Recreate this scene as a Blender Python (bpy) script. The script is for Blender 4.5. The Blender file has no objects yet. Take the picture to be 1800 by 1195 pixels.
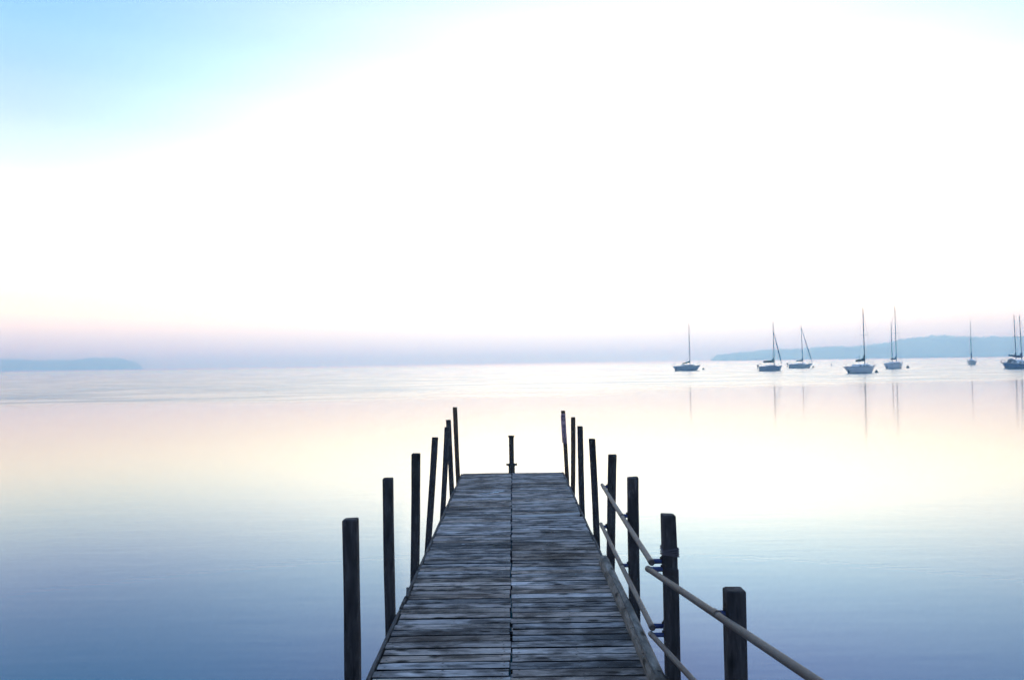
import bpy, bmesh, math, random
from mathutils import Vector, Matrix, Euler, noise
R = math.radians
rnd = random.Random(7)
S = bpy.context.scene
COL = S.collection

# ------------------------------------------------------------------ camera
cd = bpy.data.cameras.new('camera'); cam = bpy.data.objects.new('camera', cd); COL.objects.link(cam)
cd.sensor_width = 36.0; cd.lens = 36.0*1400/1800
cd.clip_start = 0.05; cd.clip_end = 40000
_p = math.atan(39.8/1400); _r = math.atan(0.0150)
F = Vector((0, math.cos(_p), math.sin(_p))); U0 = Vector((0, -math.sin(_p), math.cos(_p))); R0 = Vector((1, 0, 0))
Rt = R0*math.cos(_r) - U0*math.sin(_r); Up = R0*math.sin(_r) + U0*math.cos(_r)
M = Matrix((Rt, Up, -F)).transposed().to_4x4(); M.translation = (0, 0, 2.75)
cam.matrix_world = M
S.camera = cam

# ------------------------------------------------------------------ colour management, render
S.view_settings.view_transform = 'Standard'; S.view_settings.look = 'None'
S.view_settings.exposure = 0.0; S.view_settings.gamma = 1.0
S.render.engine = 'CYCLES'
S.cycles.volume_bounces = 4
S.cycles.max_bounces = 6
S.cycles.use_denoising = True; S.cycles.denoising_input_passes = 'RGB_ALBEDO'

# ------------------------------------------------------------------ world: dawn sky
SUN_AZ, SUN_EL = 0.0, 13.0
W = bpy.data.worlds.new('World'); S.world = W; W.use_nodes = True
nt = W.node_tree; nt.nodes.clear()
def N(t, typ, **kw):
    n = t.nodes.new(typ)
    for k, v in kw.items():
        if k.startswith('i_'):
            n.inputs[int(k[2:])].default_value = v
        else:
            setattr(n, k, v)
    return n
def math_n(t, op, a, b=None, clamp=False):
    n = t.nodes.new('ShaderNodeMath'); n.operation = op; n.use_clamp = clamp
    for i, v in enumerate((a, b)):
        if v is None: continue
        if isinstance(v, (int, float)): n.inputs[i].default_value = v
        else: t.links.new(v, n.inputs[i])
    return n.outputs[0]
def ramp_n(t, fac, stops, interp='LINEAR'):
    n = t.nodes.new('ShaderNodeValToRGB'); cr = n.color_ramp; cr.interpolation = interp
    while len(cr.elements) > 1: cr.elements.remove(cr.elements[-1])
    cr.elements[0].position = stops[0][0]; c = stops[0][1]; cr.elements[0].color = (*c, 1) if len(c) == 3 else c
    for p, c in stops[1:]:
        e = cr.elements.new(p); e.color = (*c, 1) if len(c) == 3 else c
    if fac is not None: t.links.new(fac, n.inputs[0])
    return n.outputs[0]
def mixc(t, fac, a, b, blend='MIX'):
    n = t.nodes.new('ShaderNodeMix'); n.data_type = 'RGBA'; n.blend_type = blend
    for i, v in ((0, fac), (6, a), (7, b)):
        if isinstance(v, (int, float)): n.inputs[i].default_value = v
        elif isinstance(v, tuple): n.inputs[i].default_value = (*v, 1) if len(v) == 3 else v
        else: t.links.new(v, n.inputs[i])
    return n.outputs[2]
tc = N(nt, 'ShaderNodeTexCoord'); sx = N(nt, 'ShaderNodeSeparateXYZ'); nt.links.new(tc.outputs['Generated'], sx.inputs[0])
zz = math_n(nt, 'MAXIMUM', sx.outputs[2], 0.0)
pp = math_n(nt, 'POWER', zz, 0.5)
az = math_n(nt, 'MULTIPLY', math_n(nt, 'ARCTAN2', sx.outputs[0], sx.outputs[1]), 180/math.pi)
daz = math_n(nt, 'ABSOLUTE', math_n(nt, 'SUBTRACT', az, 9.0))
def P(el): return math.sqrt(max(0.0, math.sin(R(el))))
SC = 4.0
def stops(l): return [(P(e), tuple(v/SC for v in c)) for e, c in l]
center = stops([(0, (1.1, 1.28, 1.15)), (1.4, (1.06, 1.28, 1.14)), (2.7, (1.50, 1.42, 1.06)), (4.5, (2.4, 2.20, 1.45)), (8, (4.0, 4.1, 2.9)),
                (11, (3.5, 3.9, 3.2)), (14, (2.35, 3.2, 3.3)), (18, (1.7, 2.15, 2.85)), (21, (1.24, 1.42, 2.3)), (24, (.98, 1.10, 1.8)), (29, (.50, .70, 1.2)), (45, (.20, .42, .9)), (90, (.13, .32, .74))])
side = stops([(0, (.70, .86, .95)), (2, (.96, .93, .85)), (3.3, (1.40, 1.14, .80)), (4.5, (1.64, 1.36, .80)), (6, (2.1, 1.88, 1.10)), (9, (1.55, 1.75, 1.45)),
              (12, (1.0, 1.14, 1.32)), (15, (.66, .82, 1.1)), (18, (.45, .67, 1.0)), (21, (.32, .60, .96)), (30, (.17, .43, .88)), (60, (.12, .34, .78)), (90, (.13, .32, .74))])
back = stops([(0, (.34, .42, .62)), (6, (.40, .45, .62)), (14, (.34, .43, .66)), (30, (.25, .4, .7)), (60, (.15, .34, .74)), (90, (.13, .32, .74))])
rc, rs, rb = (ramp_n(nt, pp, k, 'CARDINAL') for k in (center, side, back))
def smooth(t, v, a, b):
    n = t.nodes.new('ShaderNodeMapRange'); n.interpolation_type = 'SMOOTHSTEP'
    n.inputs[1].default_value = a; n.inputs[2].default_value = b; t.links.new(v, n.inputs[0]); return n.outputs[0]
sky = mixc(nt, smooth(nt, daz, 2, 42), rc, rs)
sky = mixc(nt, smooth(nt, daz, 50, 120), sky, rb)
bg = N(nt, 'ShaderNodeBackground'); bg.inputs[1].default_value = SC; nt.links.new(sky, bg.inputs[0])
nish = N(nt, 'ShaderNodeTexSky'); nish.sky_type = 'NISHITA'; nish.sun_disc = False
nish.sun_elevation = R(SUN_EL); nish.sun_rotation = R(SUN_AZ); nish.air_density = 1.0; nish.dust_density = 0.0; nish.ozone_density = 3.0
bg2 = N(nt, 'ShaderNodeBackground'); bg2.inputs[1].default_value = 0.05; nt.links.new(nish.outputs[0], bg2.inputs[0])
ad = N(nt, 'ShaderNodeAddShader'); nt.links.new(bg.outputs[0], ad.inputs[0]); nt.links.new(bg2.outputs[0], ad.inputs[1])
wo = N(nt, 'ShaderNodeOutputWorld'); nt.links.new(ad.outputs[0], wo.inputs[0])

# ------------------------------------------------------------------ sun: veiled, just over the horizon ahead
sl = bpy.data.lights.new('sun', 'SUN'); so = bpy.data.objects.new('sun', sl); COL.objects.link(so)
sl.energy = 0.03; sl.angle = R(16); sl.color = (1.0, .86, .70)
dv = Vector((math.sin(R(SUN_AZ))*math.cos(R(SUN_EL)), math.cos(R(SUN_AZ))*math.cos(R(SUN_EL)), math.sin(R(SUN_EL))))
so.rotation_euler = (-dv).to_track_quat('-Z', 'Y').to_euler(); so.location = (0, 0, 30)

# ------------------------------------------------------------------ materials
def mat(name):
    m = bpy.data.materials.new(name); m.use_nodes = True; t = m.node_tree
    return m, t, t.nodes['Principled BSDF']
def noise_n(t, vec, scale, detail=4, rough=.55, dist=0.0):
    n = t.nodes.new('ShaderNodeTexNoise'); n.inputs['Scale'].default_value = scale; n.inputs['Detail'].default_value = detail
    n.inputs['Roughness'].default_value = rough; n.inputs['Distortion'].default_value = dist
    t.links.new(vec, n.inputs['Vector']); return n.outputs['Fac']
def mapping(t, vec, scale=(1, 1, 1), loc=None):
    n = t.nodes.new('ShaderNodeMapping'); n.inputs['Scale'].default_value = scale; t.links.new(vec, n.inputs['Vector'])
    if loc is not None:
        if isinstance(loc, tuple): n.inputs['Location'].default_value = loc
        else: t.links.new(loc, n.inputs['Location'])
    return n.outputs[0]
def bump_n(t, h, strength, dist):
    n = t.nodes.new('ShaderNodeBump'); n.inputs['Strength'].default_value = strength; n.inputs['Distance'].default_value = dist
    t.links.new(h, n.inputs['Height']); return n.outputs[0]

def wood(name, axis, dark, mid, light, rough=.55, tone=False, spec=.5, stain=.5, brown=(.07, .05, .04), knots=True, bump=.6):
    """weathered timber; grain runs along `axis` of the object"""
    m, t, b = mat(name)
    c = N(t, 'ShaderNodeTexCoord').outputs['Object']
    oi = N(t, 'ShaderNodeObjectInfo').outputs['Random']
    if tone:
        at = N(t, 'ShaderNodeAttribute'); at.attribute_name = 'tone'; tv = at.outputs['Fac']
    else:
        tv = oi
    cmb = N(t, 'ShaderNodeCombineXYZ')
    off = math_n(t, 'MULTIPLY', tv, 37.0)
    for i in range(3): t.links.new(off, cmb.inputs[i])
    a = 'XYZ'.index(axis)
    def st(lo, hi): return tuple(lo if i == a else hi for i in range(3))
    cf = mapping(t, c, st(5.0, 85), cmb.outputs[0]); cm_ = mapping(t, c, st(2.2, 14), cmb.outputs[0]); cl = mapping(t, c, st(3.4, 9), cmb.outputs[0])
    fine = noise_n(t, cf, 1, 6, .7); med = noise_n(t, cm_, 1, 5, .6, .6); big = noise_n(t, cl, 1, 4, .6, .3); wide = noise_n(t, mapping(t, c, st(1.5, 2.4), (1.7, 4.1, .3)), 1, 5, .62, .4)
    med2 = noise_n(t, mapping(t, c, st(5.5, 34), cmb.outputs[0]), 1, 5, .7, .8)
    g = math_n(t, 'ADD', math_n(t, 'ADD', math_n(t, 'MULTIPLY', fine, .36), math_n(t, 'MULTIPLY', med2, .36)), math_n(t, 'MULTIPLY', med, .28))
    col = ramp_n(t, g, [(.37, dark), (.445, tuple(v*.8 for v in mid)), (.55, tuple(v*1.15 for v in mid)), (.645, light)])
    col = mixc(t, math_n(t, 'MULTIPLY', ramp_n(t, big, [(.46, (0, 0, 0)), (.60, (1, 1, 1))]), stain), col, tuple(d*.8 for d in dark))
    if tone: col = mixc(t, math_n(t, 'MULTIPLY', ramp_n(t, wide, [(.50, (0, 0, 0)), (.63, (1, 1, 1))]), .7), col, dark)
    big2 = noise_n(t, mapping(t, c, st(1.1, 3), (3.1, 7.7, 1.3)), 1, 3, .6)
    col = mixc(t, math_n(t, 'MULTIPLY', ramp_n(t, big2, [(.5, (0, 0, 0)), (.72, (1, 1, 1))]), .55), col, brown)
    if knots:
        v = t.nodes.new('ShaderNodeTexVoronoi'); v.inputs['Scale'].default_value = 1.0; v.inputs['Randomness'].default_value = 1.0
        t.links.new(mapping(t, c, st(3.2, 7.2), cmb.outputs[0]), v.inputs['Vector'])
        wob = math_n(t, 'ADD', v.outputs['Distance'], math_n(t, 'MULTIPLY', math_n(t, 'SUBTRACT', fine, .5), .12))
        kn = ramp_n(t, wob, [(.10, (1, 1, 1)), (.22, (0, 0, 0))])
        col = mixc(t, math_n(t, 'MULTIPLY', kn, .85), col, tuple(d*.35 for d in dark))
    if tone:
        k = N(t, 'ShaderNodeMapRange'); k.inputs[3].default_value = .65; k.inputs[4].default_value = 1.7; t.links.new(tv, k.inputs[0])
        hs = N(t, 'ShaderNodeHueSaturation'); t.links.new(k.outputs[0], hs.inputs['Value']); hsh = math_n(t, 'FRACT', math_n(t, 'MULTIPLY', tv, 17.3)); sm = N(t, 'ShaderNodeMapRange'); sm.inputs[3].default_value = .75; sm.inputs[4].default_value = 1.45; t.links.new(hsh, sm.inputs[0]); t.links.new(sm.outputs[0], hs.inputs['Saturation']); t.links.new(col, hs.inputs['Color']); col = hs.outputs[0]
    t.links.new(col, b.inputs['Base Color'])
    rr = N(t, 'ShaderNodeMapRange'); rr.inputs[3].default_value = rough-.14; rr.inputs[4].default_value = rough+.16
    t.links.new(med, rr.inputs[0]); t.links.new(rr.outputs[0], b.inputs['Roughness'])
    b.inputs['Specular IOR Level'].default_value = spec
    t.links.new(bump_n(t, g, bump, .004), b.inputs['Normal'])
    return m
M_DECK = wood('weathered_decking', 'X', (.062, .050, .043), (.42, .34, .29), (.78, .69, .62), .75, tone=True, stain=.72, brown=(.09, .066, .056), spec=.01)
M_PALE = wood('pale_decking', 'X', (.22, .20, .18), (.36, .33, .30), (.52, .48, .45), .7, tone=True, stain=.2, spec=.03)
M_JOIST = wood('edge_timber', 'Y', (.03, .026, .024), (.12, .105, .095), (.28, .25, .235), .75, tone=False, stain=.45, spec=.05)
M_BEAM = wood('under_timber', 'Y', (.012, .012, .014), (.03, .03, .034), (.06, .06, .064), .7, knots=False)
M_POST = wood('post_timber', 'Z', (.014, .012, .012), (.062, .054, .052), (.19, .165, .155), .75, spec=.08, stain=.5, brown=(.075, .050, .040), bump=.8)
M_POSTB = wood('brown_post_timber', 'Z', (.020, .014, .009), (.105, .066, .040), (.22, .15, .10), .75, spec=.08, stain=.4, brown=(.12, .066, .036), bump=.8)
M_CURB = wood('curb_timber', 'Y', (.06, .050, .040), (.27, .225, .18), (.52, .45, .37), .75, stain=.55, spec=.05, brown=(.12, .088, .062), bump=1.0)
m, t, b = mat('dark_steel'); M_NAIL = m
b.inputs['Base Color'].default_value = (.012, .011, .012, 1); b.inputs['Roughness'].default_value = .6
def painted(name, colr, rough=.4, metal=0.0, var=.25, scale=30, dirt=(.05, .04, .035), dirt_amt=.3, spec=.5):
    m, t, b = mat(name); c = N(t, 'ShaderNodeTexCoord').outputs['Object']
    n1 = noise_n(t, c, scale, 5, .6); n2 = noise_n(t, c, scale*.17, 4, .6)
    col = mixc(t, n1, tuple(v*(1-var) for v in colr), tuple(min(1, v*(1+var)) for v in colr))
    col = mixc(t, math_n(t, 'MULTIPLY', ramp_n(t, n2, [(.48, (0, 0, 0)), (.7, (1, 1, 1))]), dirt_amt), col, dirt)
    t.links.new(col, b.inputs['Base Color']); b.inputs['Roughness'].default_value = rough; b.inputs['Metallic'].default_value = metal
    b.inputs['Specular IOR Level'].default_value = spec
    t.links.new(bump_n(t, n1, .15, .002), b.inputs['Normal'])
    return m
M_PIPE = painted('galvanised_pipe', (.120, .100, .086), .55, 0.0, .55, 16, (.062, .036, .024), .75, .2)
M_BLUE = painted('blue_fitting', (.018, .040, .15), .4, 0, .3, 60, (.02, .02, .03), .4)
M_STEEL = painted('rusty_steel', (.035, .026, .02), .7, .3, .4, 40, (.06, .03, .018), .5)
M_SIGN = painted('faded_sign_board', (.50, .30, .31), .6, 0, .2, 40, (.1, .08, .09), .4)
M_LETTER = painted('sign_lettering', (.03, .022, .04), .6, 0, .1, 40)
M_ROPE = painted('old_rope', (.10, .08, .09), .9, 0, .4, 120)
M_DROP = painted('white_droppings', (.78, .78, .76), .8, 0, .15, 60, (.5, .5, .5), .3)
M_HULLW = painted('white_gelcoat', (.80, .80, .80), .25, 0, .04, 2, (.5, .5, .48), .2)
M_HULLG = painted('grey_gelcoat', (.42, .45, .48), .28, 0, .05, 2, (.24, .27, .3), .2)
M_HULLB = painted('blue_gelcoat', (.07, .16, .34), .25, 0, .05, 2, (.05, .1, .2), .2)
M_HULLS = painted('slate_blue_gelcoat', (.24, .30, .40), .27, 0, .05, 2, (.12, .17, .25), .2)
M_DARK = painted('dark_trim', (.025, .035, .06), .4, 0, .1, 5)
M_GLASS = painted('dark_cabin_glass', (.02, .03, .045), .08, 0, .05, 5)
M_COVB = painted('navy_sail_cover', (.02, .035, .085), .85, 0, .25, 8)
M_COVK = painted('black_sail_cover', (.022, .022, .026), .85, 0, .25, 8)
M_ALU = painted('mast_aluminium', (.16, .15, .15), .45, .4, .1, 6, (.12, .1, .1), .2)
M_RIG = painted('rigging_wire', (.25, .25, .27), .5, .3, .1, 6)
M_SAIL = painted('furled_sailcloth', (.20, .22, .27), .8, 0, .15, 6)
M_BUOY = painted('buoy_plastic', (.06, .05, .055), .5, 0, .2, 8)
M_ORANGE = painted('orange_buoy_plastic', (.36, .13, .07), .5, 0, .2, 8)

# ------------------------------------------------------------------ object helpers
class MB:
    def __init__(s): s.v = []; s.f = []; s.mi = []; s.tone = []
    def add(s, vs, fs, mi=0, tone=0.5):
        o = len(s.v); s.v += [tuple(v) for v in vs]; s.tone += [tone]*len(vs)
        for f in fs: s.f.append(tuple(o+i for i in f)); s.mi.append(mi)
    def box(s, c, d, rot=None, mi=0, tone=.5, ch=0.0):
        x, y, z = (k/2 for k in d)
        if ch > 0:   # chamfered along all edges lying on the top
            vs = [(-x, -y, -z), (x, -y, -z), (x, y, -z), (-x, y, -z), (-x, -y, z-ch), (x, -y, z-ch), (x, y, z-ch), (-x, y, z-ch),
                  (-x+ch, -y+ch, z), (x-ch, -y+ch, z), (x-ch, y-ch, z), (-x+ch, y-ch, z)]
            fs = [(3, 2, 1, 0), (0, 1, 5, 4), (1, 2, 6, 5), (2, 3, 7, 6), (3, 0, 4, 7), (4, 5, 9, 8), (5, 6, 10, 9), (6, 7, 11, 10), (7, 4, 8, 11), (8, 9, 10, 11)]
        else:
            vs = [(-x, -y, -z), (x, -y, -z), (x, y, -z), (-x, y, -z), (-x, -y, z), (x, -y, z), (x, y, z), (-x, y, z)]
            fs = [(3, 2, 1, 0), (0, 1, 5, 4), (1, 2, 6, 5), (2, 3, 7, 6), (3, 0, 4, 7), (4, 5, 6, 7)]
        m = rot.to_matrix() if rot is not None else None
        s.add([Vector(c) + (m @ Vector(v) if m else Vector(v)) for v in vs], fs, mi, tone)
    def tube(s, pts, r, n=10, mi=0, cap=True, tone=.5):
        pts = [Vector(p) for p in pts]; rs = r if isinstance(r, (list, tuple)) else [r]*len(pts)
        vs = []; fs = []; up = None
        for i, p in enumerate(pts):
            d = (pts[min(i+1, len(pts)-1)] - pts[max(i-1, 0)]).normalized()
            ref = Vector((0, 0, 1)) if abs(d.z) < .9 else Vector((1, 0, 0))
            a = d.cross(ref).normalized(); b2 = d.cross(a)
            for k in range(n):
                th = 2*math.pi*k/n; vs.append(p + (a*math.cos(th) + b2*math.sin(th))*rs[i])
        for i in range(len(pts)-1):
            for k in range(n):
                q = (k+1) % n; fs.append((i*n+k, i*n+q, (i+1)*n+q, (i+1)*n+k))
        if cap: fs.append(tuple(reversed(range(n)))); fs.append(tuple((len(pts)-1)*n+k for k in range(n)))
        s.add(vs, fs, mi, tone)
    def lathe(s, c, prof, n=16, mi=0):
        vs = []; fs = []
        for r, z in prof:
            for k in range(n):
                th = 2*math.pi*k/n; vs.append((c[0]+r*math.cos(th), c[1]+r*math.sin(th), c[2]+z))
        for i in range(len(prof)-1):
            for k in range(n):
                q = (k+1) % n; fs.append((i*n+k, i*n+q, (i+1)*n+q, (i+1)*n+k))
        fs.append(tuple(reversed(range(n)))); fs.append(tuple((len(prof)-1)*n+k for k in range(n)))
        s.add(vs, fs, mi)
    def build(s, name, mats, parent=None, loc=(0, 0, 0), smooth=False, fix=True):
        me = bpy.data.meshes.new(name); me.from_pydata(s.v, [], s.f)
        for m in (mats if isinstance(mats, (list, tuple)) else [mats]): me.materials.append(m)
        for p, i in zip(me.polygons, s.mi): p.material_index = i; p.use_smooth = smooth
        at = me.attributes.new('tone', 'FLOAT', 'POINT')
        at.data.foreach_set('value', s.tone)
        if fix:
            bm = bmesh.new(); bm.from_mesh(me); bmesh.ops.recalc_face_normals(bm, faces=bm.faces[:]); bm.to_mesh(me); bm.free()
        if smooth:
            me.set_sharp_from_angle(angle=R(40))
        me.update()
        o = bpy.data.objects.new(name, me); COL.objects.link(o); o.location = loc
        if parent is not None: o.parent = parent
        return o
def tag(o, label=None, cat=None, group=None, kind=None):
    if label: o['label'] = label
    if cat: o['category'] = cat
    if group: o['group'] = group
    if kind: o['kind'] = kind
    return o
def empty(name, loc, rz=0.0):
    o = bpy.data.objects.new(name, None); COL.objects.link(o); o.location = loc; o.rotation_euler = (0, 0, rz)
    o.empty_display_size = .3; return o

# ------------------------------------------------------------------ water
m, t, b = mat('lake_water')
geo = N(t, 'ShaderNodeNewGeometry').outputs['Position']
b.inputs['IOR'].default_value = 1.333
b.inputs['Base Color'].default_value = (.002, .128, .205, 1)
sep = N(t, 'ShaderNodeSeparateXYZ'); t.links.new(geo, sep.inputs[0])
# breeze-ruffled water further out, still water near the pier; the border wanders
edge_n = noise_n(t, mapping(t, geo, (.010, .028, 1)), 1, 4, .55)
bord = math_n(t, 'ADD', math_n(t, 'ADD', sep.outputs[1], math_n(t, 'MULTIPLY', sep.outputs[0], -.30)), math_n(t, 'MULTIPLY', math_n(t, 'SUBTRACT', edge_n, .5), 70.0))
ruf = N(t, 'ShaderNodeMapRange'); ruf.interpolation_type = 'SMOOTHSTEP'; ruf.inputs[1].default_value = 58; ruf.inputs[2].default_value = 86
t.links.new(bord, ruf.inputs[0])
patch = noise_n(t, mapping(t, geo, (.05, .16, 1), (5.0, 2.0, 0)), 1, 5, .65)
pm = ramp_n(t, patch, [(.40, (0, 0, 0)), (.62, (1, 1, 1))])
rufv = math_n(t, 'MULTIPLY', ruf.outputs[0], math_n(t, 'ADD', math_n(t, 'MULTIPLY', pm, .55), .45))
rough = math_n(t, 'ADD', math_n(t, 'MULTIPLY', rufv, .20), .098)
t.links.new(rough, b.inputs['Roughness'])
w1 = noise_n(t, mapping(t, geo, (.5, 1.5, 1)), 1, 4, .6); w2 = noise_n(t, mapping(t, geo, (2.2, 6.0, 1)), 1, 3, .5)
bn = t.nodes.new('ShaderNodeBump'); bn.inputs['Distance'].default_value = .05
t.links.new(math_n(t, 'ADD', math_n(t, 'MULTIPLY', w1, .75), math_n(t, 'MULTIPLY', w2, .25)), bn.inputs['Height'])
t.links.new(math_n(t, 'ADD', math_n(t, 'MULTIPLY', rufv, .22), .05), bn.inputs['Strength'])
t.links.new(bn.outputs[0], b.inputs['Normal'])
M_WATER = m
w = MB(); e = 7800
w.add([(-e, -600, 0), (e, -600, 0), (e, 7800, 0), (-e, 7800, 0)], [(0, 1, 2, 3)])
tag(w.build('water', M_WATER), kind='structure')
# lake bed below, where the posts stand
m, t, b = mat('lake_bed_sand'); c = N(t, 'ShaderNodeTexCoord').outputs['Object']
t.links.new(mixc(t, noise_n(t, c, .8, 5), (.10, .09, .07), (.2, .18, .14)), b.inputs['Base Color']); b.inputs['Roughness'].default_value = .9
w = MB(); w.add([(-60, -20, -1.35), (60, -20, -1.35), (60, 60, -1.35), (-60, 60, -1.35)], [(0, 1, 2, 3)])
tag(w.build('lake_bed', m), kind='structure')

# ------------------------------------------------------------------ headlands: bare terrain plus the wood that covers it
m, t, b = mat('headland_soil'); c = N(t, 'ShaderNodeTexCoord').outputs['Object']
t.links.new(mixc(t, noise_n(t, c, .02, 5), (.035, .045, .025), (.07, .065, .045)), b.inputs['Base Color']); b.inputs['Roughness'].default_value = .95
M_SOIL = m
m, t, b = mat('far_foliage'); c = N(t, 'ShaderNodeTexCoord').outputs['Object']
t.links.new(mixc(t, noise_n(t, c, .05, 4), (.03, .05, .02), (.07, .09, .035)), b.inputs['Base Color']); b.inputs['Roughness'].default_value = .9
M_FOL = m
def interp(pts, x):
    if x <= pts[0][0]: return pts[0][1]
    for (a, ya), (c, yc) in zip(pts, pts[1:]):
        if x <= c: return ya + (yc-ya)*(x-a)/(c-a)
    return pts[-1][1]
def headland(outline, Y0, depth, step, kindname, wlabel, seed):
    rr = random.Random(seed); x0, x1 = outline[0][0], outline[-1][0]
    nx = int((x1-x0)/step)+1; ny = 11; vs = []; fs = []
    def hgt(x, v):     # v: 0 shore .. 1 far side
        h = interp(outline, x) - 7.5
        prof = math.sin(math.pi*min(1, max(0, v*.86+.07)))**.5
        return max(-1.0, h*prof) if 0 < v < 1 else -1.0
    for i in range(nx):
        x = x0 + (x1-x0)*i/(nx-1)
        for j in range(ny):
            v = j/(ny-1); vs.append((x, Y0-depth*.35+depth*v + 14*math.sin(x*.011), hgt(x, v)))
    for i in range(nx-1):
        for j in range(ny-1): fs.append((i*ny+j, (i+1)*ny+j, (i+1)*ny+j+1, i*ny+j+1))
    vs = [(x*y/Y0, y, z) for x, y, z in vs]
    h = MB(); h.add(vs, fs); tag(h.build('hills', M_SOIL, smooth=True), kind='structure')
    wd = MB()
    ico_v = [Vector(v) for v in ((0, 0, 1), (.89, 0, .45), (.28, .85, .45), (-.72, .53, .45), (-.72, -.53, .45), (.28, -.85, .45),
             (.72, .53, -.45), (-.28, .85, -.45), (-.89, 0, -.45), (-.28, -.85, -.45), (.72, -.53, -.45), (0, 0, -1))]
    ico_f = [(0, 1, 2), (0, 2, 3), (0, 3, 4), (0, 4, 5), (0, 5, 1), (1, 6, 2), (2, 7, 3), (3, 8, 4), (4, 9, 5), (5, 10, 1), (6, 7, 2), (7, 8, 3), (8, 9, 4), (9, 10, 5), (10, 6, 1),
             (11, 7, 6), (11, 8, 7), (11, 9, 8), (11, 10, 9), (11, 6, 10)]
    n = int((x1-x0)*1.9)
    for k in range(n):
        x = rr.uniform(x0, x1); v = rr.choice((rr.uniform(.03, .2), rr.uniform(.1, .75), rr.uniform(.3, .7)))
        z = hgt(x, v); s = rr.uniform(2.6, 5.4) if rr.random() < .85 else rr.uniform(5.4, 6.6)
        top = interp(outline, x)
        if top < 6: s *= .55
        vs = [Vector((x + q.x*s*rr.uniform(.8, 1.3), Y0-depth*.35+depth*v+14*math.sin(x*.011) + q.y*s, max(-.5, z + s*.75 + q.z*s*rr.uniform(.85, 1.35)))) for q in ico_v]
        wd.add([(q.x*q.y/Y0, q.y, q.z) for q in vs], ico_f)
    tag(wd.build('wood', M_FOL, fix=False), wlabel, 'woodland', kind='stuff')
OUT_L = [(-2400, 40), (-1886, 38), (-1698, 45), (-1543, 37.9), (-1483, 33.6), (-1423, 30.9), (-1320, 30.3), (-1260, 36.5), (-1200, 34.5), (-1162, 28.7), (-1135, 21), (-1120, 7.6), (-1112, 0)]
OUT_R = [(474, 0), (482, 6.5), (493, 12.5), (542, 17.0), (610, 22.5), (678, 24.5), (746, 27.5), (841, 29.5), (895, 36), (950, 47), (1004, 51.5), (1086, 49), (1221, 46), (1425, 44), (1700, 34)]
headland(OUT_L, 2400, 420, 14, 'left', 'misty blue wooded headland beyond the lake on the left', 3)
headland(OUT_R, 1900, 380, 12, 'right', 'misty pale blue wooded headland behind the sailboats on the right', 5)

# ------------------------------------------------------------------ pier deck
ZD = 0.65; PITCH = .137; Y_NEAR = 4.86; Y_FAR = 15.32
pier = empty('pier', (0, 0, 0))
tag(pier, 'long weathered wooden pier of cross planks with a split down its middle', 'pier')
def plank_poly(mb, x0, x1, y, w, z, th, tone, rr, ragl, ragr, yaw=0.0, lift=0.0, mi=0, side_mi=None):
    """one board, subdivided along its length so it can bow and fray"""
    n = 7; vs = []; fs = []; ch = .004
    bow = rr.uniform(-.0025, .0025); cup = rr.uniform(-.002, .003)
    for i in range(n):
        u = i/(n-1); x = x0 + (x1-x0)*u + (ragl if i == 0 else 0) + (ragr if i == n-1 else 0)
        yy = y + yaw*(u-.5)*(x1-x0) + bow*math.sin(math.pi*u) + rr.uniform(-.0008, .0008)
        zt = z + cup*math.sin(math.pi*u) + lift*u*u
        hw = w/2 + rr.uniform(-.0012, .0012)
        if i in (0, n-1) and rr.random() < .25: hw -= rr.uniform(.003, .012)
        for (dy, dz) in ((-hw, -th), (-hw, -ch), (-hw+ch, 0), (hw-ch, 0), (hw, -ch), (hw, -th)): vs.append((x, yy+dy, zt+dz))
    for i in range(n-1):
        for k in range(6):
            q = (k+1) % 6; fs.append((i*6+k, i*6+q, (i+1)*6+q, (i+1)*6+k))
    fs.append(tuple(range(5, -1, -1))); fs.append(tuple((n-1)*6+k for k in range(6)))
    mb.add(vs, fs, mi, tone)
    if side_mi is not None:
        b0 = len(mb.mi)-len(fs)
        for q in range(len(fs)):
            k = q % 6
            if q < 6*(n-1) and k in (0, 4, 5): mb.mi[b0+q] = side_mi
M_GAPSHADE = painted('board_edge_gap_shade', (.012, .011, .011), .9, 0, .3, 20, (.008, .008, .008), .3, .0)  # near-black board sides: the shade of the gaps is put into the colour
XL0, XL1, XR0, XR1 = -.972, -.051, -.036, .918
def nail(mb, x, y, z):
    vs = [(x+.0075*math.cos(a*math.pi/3), y+.006*math.sin(a*math.pi/3), z+.0015) for a in range(6)]
    mb.add(vs, [tuple(range(6))], 1, .5)
PER = 13
def panels(x0, x1, phase, seed, tag_z=lambda y: ZD, y_from=Y_NEAR, y_to=Y_FAR, parent=pier, skip=None, pit=None):
    rr = random.Random(seed); y = y_from + phase; mb = MB(); k = 0; made = []
    sec_off = rr.uniform(-.003, .003); sec_z = 0
    while y < y_to:
        w = PITCH - rr.uniform(.021, .029)
        tone = min(1, max(0, rr.gauss(.45, .22)))
        z = tag_z(y) + rr.uniform(-.0014, .0014) + sec_z
        sk = skip is not None and abs(y-skip) < PITCH/2
        if not sk:
            yaw = rr.uniform(-.003, .003)
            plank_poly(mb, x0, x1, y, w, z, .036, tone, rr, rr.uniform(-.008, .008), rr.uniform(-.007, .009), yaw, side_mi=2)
            for xn in (x0+.045, x0+.5*(x1-x0), x1-.045):
                for dy in (-.032, .034): nail(mb, xn+rr.uniform(-.012, .012), y+dy+rr.uniform(-.006, .006), z+.0022)
        y += PITCH; k += 1
        if k % PER == 0:
            mb.build('plank_panel', [M_DECK, M_NAIL, M_GAPSHADE], parent); mb = MB()
            y += .006; sec_z = rr.uniform(-.003, .002)
    if mb.v: mb.build('plank_panel', [M_DECK, M_NAIL, M_GAPSHADE], parent)
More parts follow.
